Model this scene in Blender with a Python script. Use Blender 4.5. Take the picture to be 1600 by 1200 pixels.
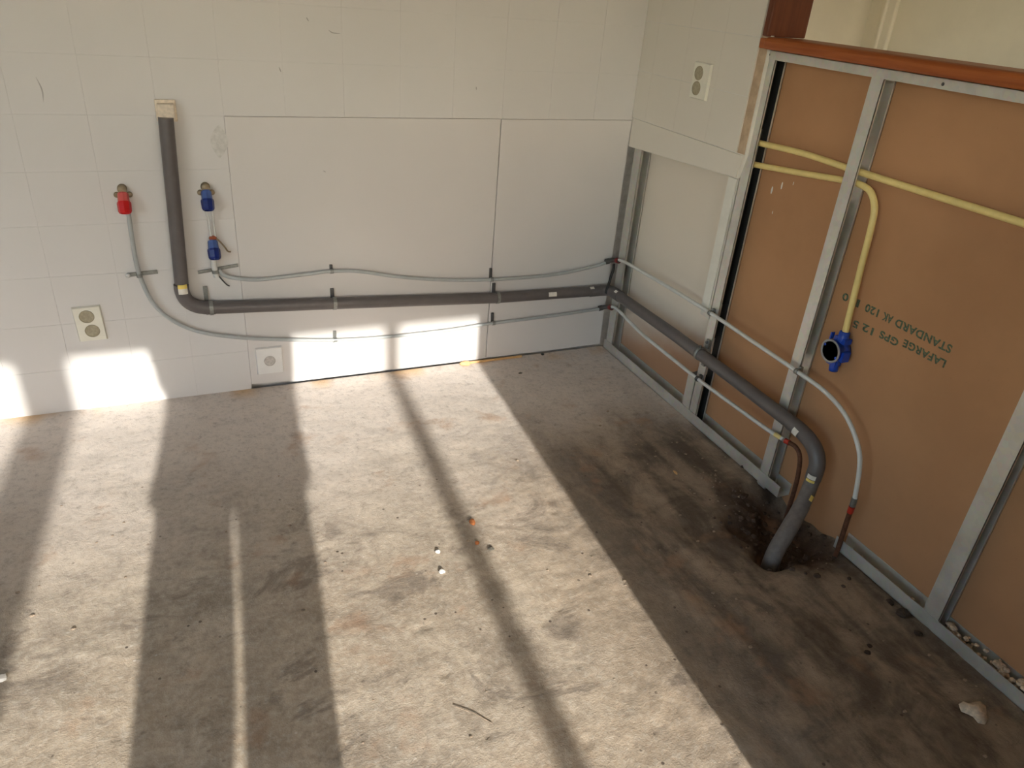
import bpy, bmesh, math, random
from mathutils import Vector, Matrix, noise
random.seed(7)
S = bpy.context.scene
for o in list(bpy.data.objects): bpy.data.objects.remove(o)
C = S.collection
PI = math.pi

# ------------------------------------------------------------------ camera, sky, sun, exposure
CAM = (-1.76888, -2.74879, 1.5)
RGT = (0.91704968, -0.39154965, 0.0755563)
DWN = (-0.12588255, -0.46402942, -0.87682968)
FWD = (0.3783827, 0.79458515, -0.4748273)
cd = bpy.data.cameras.new('camera'); cam = bpy.data.objects.new('camera', cd); C.objects.link(cam)
cd.sensor_width = 36; cd.sensor_fit = 'HORIZONTAL'; cd.lens = 1162.54*36/1600; cd.clip_start = .02
cam.matrix_world = Matrix(((RGT[0], -DWN[0], -FWD[0], CAM[0]), (RGT[1], -DWN[1], -FWD[1], CAM[1]), (RGT[2], -DWN[2], -FWD[2], CAM[2]), (0, 0, 0, 1)))
S.camera = cam
SUN_DIR = Vector((.055, 1, -.36)).normalized()
w = bpy.data.worlds.new('sky'); S.world = w; w.use_nodes = True
nt = w.node_tree; bg = nt.nodes['Background']
sk = nt.nodes.new('ShaderNodeTexSky'); sk.sky_type = 'NISHITA'; sk.sun_disc = False
sk.sun_elevation = math.asin(-SUN_DIR.z); sk.sun_rotation = math.atan2(-SUN_DIR.x, -SUN_DIR.y)
sk.air_density = 1.0; sk.dust_density = 0.6; sk.ozone_density = 1.0
hz = nt.nodes.new('ShaderNodeMix'); hz.data_type = 'RGBA'; hz.blend_type = 'MULTIPLY'; hz.inputs[0].default_value = 1; hz.inputs[7].default_value = (1.0, .885, .82, 1)   # hazy warm winter sky
nt.links.new(sk.outputs[0], hz.inputs[6]); nt.links.new(hz.outputs[2], bg.inputs[0]); bg.inputs[1].default_value = 1.27
sl = bpy.data.lights.new('sun', 'SUN'); sl.energy = 9.6; sl.angle = math.radians(.72); sl.color = (1, .93, .88)
so = bpy.data.objects.new('sun', sl); C.objects.link(so); so.location = (-2, -9, 5)
so.rotation_euler = SUN_DIR.to_track_quat('-Z', 'Y').to_euler()
S.view_settings.view_transform = 'Standard'; S.view_settings.look = 'None'
S.view_settings.gamma = 1; S.view_settings.use_curve_mapping = False
S.view_settings.exposure = 0.0
S.cycles.use_denoising = True
S.cycles.max_bounces = 14; S.cycles.diffuse_bounces = 8
S.cycles.sample_clamp_indirect = 6

# ------------------------------------------------------------------ materials
class NT:
    def __init__(s, name, rough=.5, metal=0, color=(.8, .8, .8), coat=0, spec=.5):
        s.m = bpy.data.materials.new(name); s.m.use_nodes = True; s.t = s.m.node_tree
        s.b = s.t.nodes['Principled BSDF']
        s.b.inputs['Base Color'].default_value = (*color, 1); s.b.inputs['Roughness'].default_value = rough
        s.b.inputs['Metallic'].default_value = metal; s.b.inputs['Coat Weight'].default_value = coat
        s.b.inputs['Specular IOR Level'].default_value = spec
    def n(s, kind, **kw):
        x = s.t.nodes.new('ShaderNode'+kind)
        for k, v in kw.items():
            if k in x.inputs: x.inputs[k].default_value = v
            else: setattr(x, k, v)
        return x
    def l(s, a, b): s.t.links.new(a, b)
    def pos(s, scale=(1, 1, 1), loc=(0, 0, 0), rot=(0, 0, 0)):
        g = s.n('NewGeometry'); mp = s.n('Mapping'); s.l(g.outputs['Position'], mp.inputs[0])
        mp.inputs['Scale'].default_value = scale; mp.inputs['Location'].default_value = loc; mp.inputs['Rotation'].default_value = rot
        return mp.outputs[0]
    def obj(s, scale=(1, 1, 1)):
        g = s.n('TexCoord'); mp = s.n('Mapping'); s.l(g.outputs['Object'], mp.inputs[0]); mp.inputs['Scale'].default_value = scale
        return mp.outputs[0]
    def noise(s, vec, scale, detail=4, rough=.5, dist=0):
        x = s.n('TexNoise'); s.l(vec, x.inputs['Vector']); x.inputs['Scale'].default_value = scale
        x.inputs['Detail'].default_value = detail; x.inputs['Roughness'].default_value = rough; x.inputs['Distortion'].default_value = dist
        return x.outputs[0]
    def ramp(s, fac, a, b, lo=0, hi=1):
        x = s.n('MapRange'); s.l(fac, x.inputs[0]); x.inputs[1].default_value = a; x.inputs[2].default_value = b
        x.inputs[3].default_value = lo; x.inputs[4].default_value = hi; x.interpolation_type = 'SMOOTHSTEP'
        return x.outputs[0]
    def math(s, op, a, b=None):
        x = s.n('Math', operation=op)
        for i, v in enumerate((a, b)):
            if v is None: continue
            if isinstance(v, (int, float)): x.inputs[i].default_value = v
            else: s.l(v, x.inputs[i])
        return x.outputs[0]
    def mix(s, fac, a, b, mode='MIX'):
        x = s.n('Mix', data_type='RGBA', blend_type=mode)
        for i, v in ((0, fac), (6, a), (7, b)):
            if isinstance(v, (int, float)): x.inputs[i].default_value = v
            elif isinstance(v, tuple): x.inputs[i].default_value = (*v, 1)
            else: s.l(v, x.inputs[i])
        return x.outputs[2]
    def color(s, c): s.l(c, s.b.inputs['Base Color'])
    def bump(s, h, strength=.3, dist=.002):
        x = s.n('Bump'); s.l(h, x.inputs['Height']); x.inputs['Strength'].default_value = strength; x.inputs['Distance'].default_value = dist
        s.l(x.outputs[0], s.b.inputs['Normal'])

def plain(name, color, rough=.5, metal=0, coat=0, var=.12, scale=30, bump=0):
    k = NT(name, rough, metal, color, coat)
    f = k.noise(k.pos(), scale, 5, .6)
    k.color(k.mix(k.ramp(f, .3, .7), tuple(c*(1-var) for c in color), tuple(min(1, c*(1+var)) for c in color)))
    if bump: k.bump(k.noise(k.pos(), scale*6, 4), bump, .001)
    return k.m

def make_tile_mat(name, base, rough):
    k = NT(name, rough, 0, base)
    p = k.pos()
    f = k.noise(p, 2.2, 4, .55); g = k.noise(p, 55, 3)
    c = k.mix(k.ramp(f, .35, .7), tuple(x*.975 for x in base), base)
    c = k.mix(k.ramp(g, .70, .80, 0, .18), c, tuple(x*.75 for x in base))
    k.color(c)
    k.l(k.ramp(f, .3, .7, rough*.85, rough*1.2), k.b.inputs['Roughness'])
    k.bump(k.noise(p, 2.0, 1), .04, .01)
    return k.m
M = {}
M['tile'] = make_tile_mat('white_tile', (.66, .64, .625), .34)
M['panel'] = make_tile_mat('white_panel', (.655, .625, .605), .36)
M['tile_warm'] = make_tile_mat('warm_white_tile', (.69, .645, .575), .38)
M['grout'] = plain('grout', (.64, .625, .61), .7)
M['plaster'] = plain('plaster_white', (.72, .70, .64), .9, var=.04, scale=12, bump=.2)
M['cream'] = plain('cream_paint', (.84, .80, .70), .7, var=.04, scale=4)
M['ceiling'] = plain('ceiling_paint', (.86, .85, .83), .9, var=.03)
M['adhesive'] = plain('tile_adhesive', (.47, .35, .24), .9, var=.14, scale=25, bump=.3)
M['putty'] = plain('cream_putty', (.74, .64, .52), .8, var=.12, scale=80, bump=.3)

def make_steel():
    k = NT('galvanized_steel', .46, .55, (.46, .47, .46))
    p = k.obj()
    v = k.n('TexVoronoi'); k.l(p, v.inputs['Vector']); v.inputs['Scale'].default_value = 70
    f = k.noise(p, 12, 5, .6)
    c = k.mix(k.ramp(f, .3, .7), (.56, .55, .51), (.66, .64, .59))
    k.color(k.mix(.10, c, v.outputs['Color'], 'SOFT_LIGHT'))
    k.l(k.ramp(f, .3, .7, .34, .58), k.b.inputs['Roughness'])
    return k.m
M['steel'] = make_steel()
M['zinc'] = plain('zinc_bracket', (.29, .30, .285), .38, .7, scale=90)
M['bright_zinc'] = plain('bright_zinc', (.70, .71, .70), .3, .5)
M['steel_dark'] = plain('dark_metal', (.10, .10, .10), .5, .5)

def make_gypsum():
    k = NT('brown_gypsum_paper', .85, 0, (.3, .18, .1), spec=.2)
    p = k.pos()
    f = k.noise(p, 2.5, 5, .6); g = k.noise(p, 120, 3)
    c = k.mix(k.ramp(f, .3, .7), (.405, .215, .112), (.465, .252, .132))
    c = k.mix(k.ramp(g, .68, .78, 0, .25), c, (.22, .13, .07))
    k.color(c); k.bump(g, .08, .0006)
    return k.m
M['gypsum'] = make_gypsum()
def make_gypsum_pale():
    k = NT('pale_smeared_gypsum', .8, 0, (.6, .55, .48))
    p = k.pos(); g = k.n('NewGeometry'); sx = k.n('SeparateXYZ'); k.l(g.outputs['Position'], sx.inputs[0])
    f = k.noise(p, 6, 4, .6, .4)
    # the pale coat was smeared down to about a third of a metre above the floor
    h = k.math('ADD', sx.outputs['Z'], k.math('MULTIPLY', sx.outputs['Y'], .32))
    h = k.math('ADD', h, k.math('MULTIPLY', k.math('SUBTRACT', f, .5), .10))
    c = k.mix(k.ramp(h, -.02, .22), (.40, .225, .13), (.70, .63, .545))
    k.color(c)
    return k.m
M['gypsum_pale'] = make_gypsum_pale()

def make_wood(name, a, b, axis):
    k = NT(name, .42, 0, a, coat=.05, spec=.3)
    sc = [3, 3, 3]; sc = [30 if i != axis else 1.6 for i in range(3)]
    f = k.noise(k.pos(tuple(sc)), 1.6, 6, .6, .6)
    k.color(k.mix(k.ramp(f, .3, .7), a, b)); k.bump(f, .12, .001)
    return k.m
M['wood_cap'] = make_wood('varnished_red_wood', (.26, .062, .014), (.38, .108, .026), 1)
M['wood_jamb'] = make_wood('dark_red_wood', (.105, .028, .012), (.15, .042, .017), 2)
M['lath'] = make_wood('pale_raw_wood', (.62, .36, .15), (.72, .50, .25), 0)
M['drain'] = plain('grey_pvc', (.115, .102, .100), .42, var=.06)
M['drain_dusty'] = plain('dusty_grey_pvc', (.15, .132, .12), .6, var=.15, scale=40)
M['tube'] = plain('white_multilayer_pipe', (.62, .62, .60), .35, var=.05)
M['tube_grey'] = plain('grey_multilayer_pipe', (.40, .42, .42), .35, var=.06)
M['conduit'] = plain('cream_yellow_conduit', (.78, .62, .25), .42, var=.05)
M['blue_box'] = plain('blue_plastic', (.012, .060, .42), .35, var=.06)
M['blue_cap'] = plain('dark_blue_cap', (.004, .018, .16), .3, var=.1)
M['blue_pale'] = plain('dusty_blue_cap', (.06, .115, .34), .4, var=.1)
M['red_cap'] = plain('red_cap', (.55, .006, .008), .3, var=.06)
M['red_pale'] = plain('faded_red_cap', (.60, .10, .09), .4, var=.06)
M['brass'] = plain('dull_brass', (.30, .24, .16), .5, .6, var=.2)
M['copper'] = plain('old_copper', (.40, .11, .05), .45, .5, var=.3, scale=90)
M['copper_dark'] = plain('dark_copper', (.13, .055, .03), .6, .3, var=.3, scale=90)
M['ring_red'] = plain('red_press_ring', (.42, .03, .015), .4)
M['ring_dark'] = plain('dark_red_ring', (.20, .012, .012), .4)
M['white_plastic'] = plain('white_plastic', (.74, .73, .71), .3, var=.02)
M['cream_plastic'] = plain('cream_plastic', (.74, .72, .63), .35, var=.03)
M['socket_tan'] = plain('aged_socket_plastic', (.34, .30, .21), .45, var=.15, scale=120)
M['socket_pale'] = plain('greyed_socket_plastic', (.46, .43, .40), .45, var=.15, scale=120)
M['black'] = plain('black_rubber', (.018, .018, .018), .55)
M['label_white'] = plain('white_sticker', (.72, .68, .62), .6)
M['label_yellow'] = plain('yellow_sticker', (.80, .62, .16), .6)
M['green_ink'] = plain('green_ink', (.10, .135, .085), .9, var=.45, scale=120)
M['chip_orange'] = plain('brick_red_chip', (.46, .16, .05), .9, var=.3, scale=120)
M['chip_dark'] = plain('dark_grit', (.10, .09, .07), .9, var=.3, scale=120)
M['chip_white'] = plain('white_mortar_chip', (.70, .66, .60), .9, var=.12, scale=120)
M['crumb'] = plain('sandy_mortar_crumb', (.58, .46, .34), .95, var=.3, scale=80)
M['crumb_dark'] = plain('brown_crumb', (.30, .23, .165), .95, var=.35, scale=80)
M['hole_spot'] = plain('hole_dark', (.06, .04, .028), .95, var=.3, scale=90)
M['paper'] = plain('torn_paper_scrap', (.68, .56, .42), .85, var=.2, scale=90)
M['frame_paint'] = plain('window_frame_paint', (.75, .74, .72), .4)
M['ground'] = plain('lawn', (.06, .075, .045), .9, var=.3, scale=8)
M['coat'] = plain('dark_coat_cloth', (.03, .035, .05), .9, bump=.2)
M['trousers'] = plain('blue_denim', (.05, .07, .13), .9, bump=.2)
M['skin'] = plain('skin', (.60, .38, .28), .5, var=.06)
M['hair'] = plain('brown_hair', (.06, .035, .02), .6)
M['shoe'] = plain('brown_leather', (.12, .06, .03), .5)
k = NT('window_glass'); tr = k.n('BsdfTransparent'); gl = k.n('BsdfGlossy', Roughness=.02); mx = k.n('MixShader')
mx.inputs[0].default_value = .06; k.l(tr.outputs[0], mx.inputs[1]); k.l(gl.outputs[0], mx.inputs[2]); tr.inputs[0].default_value = (.95, .97, .96, 1)
k.l(mx.outputs[0], k.t.nodes['Material Output'].inputs[0]); M['glass'] = k.m

def make_concrete():
    k = NT('raw_concrete', .85, 0, (.4, .37, .33), spec=.3)
    p = k.pos(); g = k.n('NewGeometry'); sx = k.n('SeparateXYZ'); k.l(g.outputs['Position'], sx.inputs[0])
    X, Y, Z = sx.outputs
    big = k.noise(p, 1.5, 5, .62, .3); mid = k.noise(p, 6.5, 6, .68, .6); fine = k.noise(p, 55, 5, .7); grain = k.noise(p, 240, 3, .6)
    strk = k.noise(k.pos((9, 2.0, 1), rot=(0, 0, .35)), .95, 6, .62, .5)
    # plaster dust swept up against the tiled wall
    dust = k.ramp(k.math('ADD', Y, k.math('MULTIPLY', k.math('SUBTRACT', big, .5), 1.1)), -1.35, .0)
    base = k.mix(k.ramp(mid, .28, .72), (.270, .225, .175), (.475, .405, .320))
    base = k.mix(k.ramp(big, .35, .65, 0, .45), base, (.44, .345, .245))
    base = k.mix(k.math('MULTIPLY', dust, .88), base, (.635, .578, .54))
    base = k.mix(k.math('MULTIPLY', k.ramp(fine, .45, .70), .34), base, (.60, .55, .48))
    base = k.mix(k.math('MULTIPLY', k.ramp(fine, .5, .28), .42), base, (.22, .185, .155))
    # wet brown dirt trodden around the broken-out drain corner, along the partition
    dirt = k.math('ADD', X, k.math('MULTIPLY', k.math('SUBTRACT', mid, .5), .5))
    dirt = k.ramp(dirt, -1.05, -.45)
    dirt2 = k.ramp(k.math('ADD', Y, k.math('MULTIPLY', k.math('SUBTRACT', big, .5), .6)), -.42, -.95)
    dm = k.math('MULTIPLY', dirt, dirt2)
    pat = k.ramp(k.math('ADD', k.math('MULTIPLY', strk, .6), k.math('MULTIPLY', mid, .4)), .40, .62)
    dcol = k.mix(pat, (.084, .061, .044), (.32, .245, .175))
    base = k.mix(k.math('MULTIPLY', dm, .88), base, dcol)
    # dark earth in the hole itself
    dx = k.math('DIVIDE', k.math('ADD', X, .10), .20); dy = k.math('DIVIDE', k.math('ADD', Y, 1.36), .24)
    r = k.math('SQRT', k.math('ADD', k.math('MULTIPLY', dx, dx), k.math('MULTIPLY', dy, dy)))
    r = k.math('ADD', r, k.math('MULTIPLY', k.math('SUBTRACT', k.noise(p, 14, 5, .6), .5), .9))
    base = k.mix(k.ramp(r, 1.25, .55, 0, .92), base, (.050, .030, .020))
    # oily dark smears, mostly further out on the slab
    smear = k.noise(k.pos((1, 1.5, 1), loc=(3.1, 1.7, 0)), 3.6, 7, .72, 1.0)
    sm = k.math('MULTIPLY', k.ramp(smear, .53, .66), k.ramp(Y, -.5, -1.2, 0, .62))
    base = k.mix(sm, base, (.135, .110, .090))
    # rusty orange marks along the foot of the tiled wall
    ry = k.ramp(Y, -.10, -.005); rn = k.ramp(k.noise(k.pos((1.6, .6, 1), loc=(.45, 0, 0)), 2.2, 3), .47, .60)
    base = k.mix(k.math('MULTIPLY', k.math('MULTIPLY', ry, rn), .62), base, (.55, .33, .12))
    rb = k.ramp(k.noise(k.pos(loc=(7, 2, 0)), 5.5, 4, .6), .57, .72, 0, .5)
    base = k.mix(rb, base, (.34, .205, .125))
    v2 = k.n('TexVoronoi'); k.l(p, v2.inputs['Vector']); v2.inputs['Scale'].default_value = 26
    sp = k.math('MULTIPLY', k.ramp(v2.outputs['Distance'], .10, .06), k.ramp(k.noise(p, 9, 2), .52, .60))
    base = k.mix(k.math('MULTIPLY', sp, k.math('MULTIPLY', k.math('SUBTRACT', 1.0, dm), .5)), base, (.66, .62, .56))
    mid2 = k.noise(p, 19, 8, .75)
    base = k.mix(k.ramp(mid2, .30, .72), base, k.mix(1.0, base, (1.12, 1.09, 1.06), 'MULTIPLY'))
    base = k.mix(k.ramp(mid2, .48, .30, 0, .55), base, k.mix(1.0, base, (.62, .58, .54), 'MULTIPLY'))
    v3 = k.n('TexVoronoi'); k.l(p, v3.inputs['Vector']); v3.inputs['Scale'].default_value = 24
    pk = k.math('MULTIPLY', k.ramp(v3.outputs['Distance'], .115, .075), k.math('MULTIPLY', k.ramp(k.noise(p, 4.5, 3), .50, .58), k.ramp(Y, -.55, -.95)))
    base = k.mix(k.math('MULTIPLY', pk, .85), base, (.075, .055, .042))      # small dark specks in place of real pits
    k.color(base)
    v = k.n('TexVoronoi'); k.l(p, v.inputs['Vector']); v.inputs['Scale'].default_value = 38
    hgt = k.math('ADD', k.math('MULTIPLY', fine, .55), k.math('MULTIPLY', grain, .25))
    hgt = k.math('ADD', hgt, k.math('MULTIPLY', k.ramp(v.outputs['Distance'], .02, .12), .12))
    k.bump(hgt, .7, .0055)
    return k.m
M['concrete'] = make_concrete()

# ------------------------------------------------------------------ mesh helpers
class MB:
    def __init__(s): s.v = []; s.f = []; s.sm = []
    def add(s, vs, fs, smooth=False):
        n = len(s.v); s.v += [tuple(x) for x in vs]
        for f in fs: s.f.append(tuple(n+i for i in f)); s.sm.append(smooth)
    def box(s, a, b):
        x0, y0, z0 = [min(a[i], b[i]) for i in range(3)]; x1, y1, z1 = [max(a[i], b[i]) for i in range(3)]
        s.add([(x0, y0, z0), (x1, y0, z0), (x1, y1, z0), (x0, y1, z0), (x0, y0, z1), (x1, y0, z1), (x1, y1, z1), (x0, y1, z1)],
              [(0, 3, 2, 1), (4, 5, 6, 7), (0, 1, 5, 4), (1, 2, 6, 5), (2, 3, 7, 6), (3, 0, 4, 7)]); return s
    def tube(s, pts, r, n=12, caps=True, smooth=True):
        pts = [Vector(p) for p in pts]; m = len(pts)
        rr = r if isinstance(r, (list, tuple)) else [r]*m
        tans = []
        for i in range(m):
            a = pts[max(0, i-1)]; b = pts[min(m-1, i+1)]; tans.append((b-a).normalized())
        up = Vector((0, 0, 1)) if abs(tans[0].z) < .9 else Vector((1, 0, 0))
        u = tans[0].cross(up).normalized(); vs = []
        for i in range(m):
            u = (u - tans[i]*u.dot(tans[i])).normalized(); q = tans[i].cross(u)
            for k_ in range(n):
                a = 2*PI*k_/n; vs.append(pts[i] + (u*math.cos(a)+q*math.sin(a))*rr[i])
        fs = [(i*n+k_, i*n+(k_+1) % n, (i+1)*n+(k_+1) % n, (i+1)*n+k_) for i in range(m-1) for k_ in range(n)]
        s.add(vs, fs, smooth)
        if caps: s.add([vs[k_] for k_ in range(n)], [tuple(range(n-1, -1, -1))]); s.add(vs[-n:], [tuple(range(n))])
        return s
    def lathe(s, c, axis, prof, n=24, smooth=True, squash=1.0):
        ax = Vector(axis).normalized(); up = Vector((0, 0, 1)) if abs(ax.z) < .9 else Vector((1, 0, 0))
        u = ax.cross(up).normalized(); q = ax.cross(u); c = Vector(c); vs = []
        for (r, h) in prof:
            for k_ in range(n):
                a = 2*PI*k_/n; vs.append(c+ax*h+(u*math.cos(a)*squash+q*math.sin(a))*r)
        m = len(prof)
        s.add(vs, [(i*n+k_, i*n+(k_+1) % n, (i+1)*n+(k_+1) % n, (i+1)*n+k_) for i in range(m-1) for k_ in range(n)], smooth)
        if prof[0][0] > 1e-5: s.add(vs[:n], [tuple(range(n-1, -1, -1))])
        if prof[-1][0] > 1e-5: s.add(vs[-n:], [tuple(range(n))])
        return s
    def lump(s, c, r, seed=0, sq=(1, 1, .7)):
        bm = bmesh.new(); bmesh.ops.create_icosphere(bm, subdivisions=2, radius=1)
        rnd = random.Random(seed); off = Vector((rnd.random()*50, rnd.random()*50, 3))
        vs = []
        for v in bm.verts:
            k_ = 1+.38*noise.noise(v.co*1.3+off)+.15*noise.noise(v.co*3+off)
            vs.append((c[0]+v.co.x*r*sq[0]*k_, c[1]+v.co.y*r*sq[1]*k_, c[2]+v.co.z*r*sq[2]*k_))
        s.add(vs, [tuple(x.index for x in f.verts) for f in bm.faces]); bm.free(); return s
    def mesh(s, name, mat):
        me = bpy.data.meshes.new(name); me.from_pydata(s.v, [], s.f)
        bm = bmesh.new(); bm.from_mesh(me); bmesh.ops.recalc_face_normals(bm, faces=bm.faces); bm.to_mesh(me); bm.free()
        for p_, f in zip(me.polygons, s.sm): p_.use_smooth = f
        if mat: me.materials.append(mat)
        return me
    def build(s, name, mat, parent=None, bevel=0, label=None):
        o = bpy.data.objects.new(name, s.mesh(name, mat)); C.objects.link(o)
        if parent is not None:
            o.parent = parent; o.matrix_parent_inverse = Matrix.Translation(-Vector(parent.matrix_basis.translation))
        if bevel:
            b = o.modifiers.new('bevel', 'BEVEL'); b.width = bevel; b.segments = 2; b.limit_method = 'ANGLE'; b.angle_limit = .6
        if label: o['label'] = label
        return o

def tag(o, label, cat, group=None, kind=None):
    if label: o['label'] = label
    if cat: o['category'] = cat
    if group: o['group'] = group
    if kind: o['kind'] = kind
    return o
def thing(name, label, cat, loc, group=None):
    o = bpy.data.objects.new(name, None); C.objects.link(o); o.location = loc; o.empty_display_size = .05
    return tag(o, label, cat, group)
def struct(o): o['kind'] = 'structure'; return o
def spline(pts, k_=6):
    P = [Vector(p) for p in pts]; out = []
    for i in range(len(P)-1):
        p0 = P[i-1] if i else P[i]*2-P[i+1]; p1, p2 = P[i], P[i+1]; p3 = P[i+2] if i+2 < len(P) else P[i+1]*2-P[i]
        for j in range(k_):
            t = j/k_
            out.append(.5*((2*p1)+(p2-p0)*t+(2*p0-5*p1+4*p2-p3)*t*t+(3*p1-p0-3*p2+p3)*t**3))
    out.append(P[-1]); return out
def arc3(p, c, q, n=10):   # quadratic bend from p to q with control c
    p, c, q = Vector(p), Vector(c), Vector(q)
    return [p*(1-t)**2+c*2*t*(1-t)+q*t*t for t in [i/n for i in range(n+1)]]

# ------------------------------------------------------------------ floor
XL, YF, H = -4.2, -5.0, 2.6          # left wall, window wall, ceiling height
def pit(x, y, px, py, rad, dep): 
    d = math.hypot(x-px, y-py); return -dep*max(0, 1-(d/rad)**2) if d < rad else 0
rp = random.Random(3)
PITS = [(rp.uniform(-2.5, -.1), rp.uniform(-2.3, -.9), rp.uniform(.009, .016), rp.uniform(.003, .007)) for _ in range(36)]
PITS += [(-1.313, -1.406, .016, .006), (-1.342, -1.409, .014, .005), (-.013, -1.756, .02, .015), (-.005, -1.80, .024, .018), (-.03, -1.871, .016, .01),
         (-.207, -1.856, .015, .008), (-.235, -1.872, .014, .008), (-1.316, -1.565, .012, .006)]
cell = {}
for q_ in PITS:
    cell.setdefault((int(q_[0]//.1), int(q_[1]//.1)), []).append(q_)
def fh(x, y):
    e = min(1, max(0, (x+2.85)/.15), max(0, (y+2.75)/.15))
    e = min(e, max(0, min(1, -y/.06)))
    V = Vector((x, y, 0))
    h = .0035*noise.noise(V*2.3)+.0022*noise.fractal(V*7, .8, 2, 4)
    rough = min(1, max(0, (x+1.35)/.6))*min(1, max(0, (-y-.45)/.5))
    h += rough*.0042*noise.noise(Vector((x*13+y*2.5, y*3.2, 4)))+rough*.0022*noise.noise(V*34)
    rg = noise.noise(V*5.1+Vector((9, 3, 1)))
    h += .0045*max(0, .10-abs(rg))/.10*max(0, noise.noise(V*2.1+Vector((0, 5, 8))))*min(1, -y)   # trowel ridges
    ci, cj = int(x//.1), int(y//.1)
    for i in (-1, 0, 1):
        for j in (-1, 0, 1):
            for q_ in cell.get((ci+i, cj+j), ()): h += pit(x, y, *q_)
    # broken-out hole where the drain goes down
    for (hx, hy, a, b, dep) in ((-.10, -1.40, .17, .15, .075), (-.02, -1.30, .11, .16, .07), (-.215, -1.475, .075, .06, .075)):
        r = math.hypot((x-hx)/a, (y-hy)/b)+.25*noise.noise(V*14)
        if r < 1.15: h -= dep*(1-max(0, min(1, (r-.45)/.7)))**1.3
    h = max(h, -.085+.012*noise.noise(V*30))
    return h*e
x0, x1, y0, y1, st = -2.85, .052, -2.75, .0, .0105
nx = int(round((x1-x0)/st)); ny = int(round((y1-y0)/st))
b = MB(); vs = []
for j in range(ny+1):
    for i in range(nx+1):
        x = x0+(x1-x0)*i/nx; y = y0+(y1-y0)*j/ny; vs.append((x, y, fh(x, y)))
b.add(vs, [(j*(nx+1)+i, j*(nx+1)+i+1, (j+1)*(nx+1)+i+1, (j+1)*(nx+1)+i) for j in range(ny) for i in range(nx)], True)
for (a0, b0, a1, b1) in ((XL, YF, x0, 0), (x0, YF, x1, y0), (x1+.001, YF, 1.2, 0)):
    b.add([(a0, b0, 0), (a1, b0, 0), (a1, b1, 0), (a0, b1, 0)], [(0, 1, 2, 3)])
b.add([(XL, YF, -.13), (1.2, YF, -.13), (1.2, .1, -.13), (XL, .1, -.13)], [(0, 1, 2, 3)])
floor = struct(b.build('floor', M['concrete']))
def FZ(x, y): return fh(x, y) if x0 < x < x1 and y0 < y < 0 else 0

# ------------------------------------------------------------------ walls
ZS = 1.035; PX, PZ = .2, .1735
wb = MB(); wb.box((XL-.1, .045, -.13), (1.2, .15, H)); wb.box((XL-.1, .012, .035), (-.012, .045, H)); wb.box((-.012, .012, ZS), (1.2, .045, H)); wb.box((XL-.1, .0012, -.13), (-1.6, .045, .035))
wb.box((XL-.1, 0, 0), (-3.2, .012, H)); wb.box((-3.2, 0, ZS+5*PZ), (0, .012, H))
wb.box((-3.2, .0012, 0), (-1.6, .012, ZS)); wb.box((-3.2, .0012, ZS), (0, .012, ZS+5*PZ))
wall_back = struct(wb.build('wall_back', M['grout']))
tm = MB(); g = .0004; tm.box((g, -.0000, g), (PX-g, .0085, PZ-g)); tile_me = tm.mesh('tile', M['tile'])
rt = random.Random(5)
def put_tile(me, parent, loc, rot=0, tilt=.0009):
    o = bpy.data.objects.new('tile', me); C.objects.link(o); o.parent = parent; o.location = loc
    o.rotation_euler = (rt.uniform(-tilt, tilt), rt.uniform(-tilt, tilt)*.3, rot+rt.uniform(-tilt, tilt))
    bv = o.modifiers.new('bevel', 'BEVEL'); bv.width = .0004; bv.segments = 1
    return o
for i in range(16):
    for j in range(-6, 5):
        x = -3.2+i*PX; z = ZS+j*PZ
        if j < 0 and x > -1.6-1e-6: continue
        put_tile(tile_me, wall_back, (x, rt.uniform(-.0001, .0001), max(z, .002) if j > -6 else z))
for (xa, xb, za, zb, dy) in ((-1.5995, -.602, .010, ZS-.0014, .0006), (-.5990, -.016, .012, ZS-.0016, .0010)):
    q = MB(); pf = [(xa, za+.010), (xa+.2, za+.002), (xb, za-.003), (xb, zb), (xa, zb)] if xa < -1 else [(xa, za-.004), (xb, za), (xb, zb), (xa, zb)]; m_ = len(pf)
    q.add([(x, dy, z) for x, z in pf]+[(x, .0085, z) for x, z in pf], [tuple(range(m_)), tuple(range(2*m_-1, m_-1, -1))]+[(i, m_+i, m_+(i+1) % m_, (i+1) % m_) for i in range(m_)]); o = q.build('panel', M['panel'], wall_back, bevel=.0015)
# dusty worn plaster smear and old scratches on the tiles are fine relief / dirt pieces of the wall
def smear(name, pts, w_, mat, y=-.0007):
    q = MB(); P = spline(pts, 5); n = len(P)
    L_, R_ = [], []
    for i, p_ in enumerate(P):
        t = (P[min(n-1, i+1)]-P[max(0, i-1)]).normalized(); nn = Vector((-t.z, 0, t.x)); ww = w_*(math.sin(PI*(i+.4)/(n-.2)))
        L_.append((p_+nn*ww)); R_.append(p_-nn*ww)
    vs = [(a.x, y, a.z) for a in L_]+[(a.x, y, a.z) for a in R_]+[(a.x, .001, a.z) for a in L_]+[(a.x, .001, a.z) for a in R_]
    fs = [(i, i+1, n+i+1, n+i) for i in range(n-1)]+[(i, i+1, 2*n+i+1, 2*n+i) for i in range(n-1)]+[(n+i, n+i+1, 3*n+i+1, 3*n+i) for i in range(n-1)]
    q.add(vs, fs); return q.build(name, mat, wall_back)
M['scratch'] = plain('scratch_grey', (.40, .385, .37), .8)
M['smear'] = plain('dusty_smear', (.60, .585, .56), .9, var=.1, scale=60)
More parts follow.
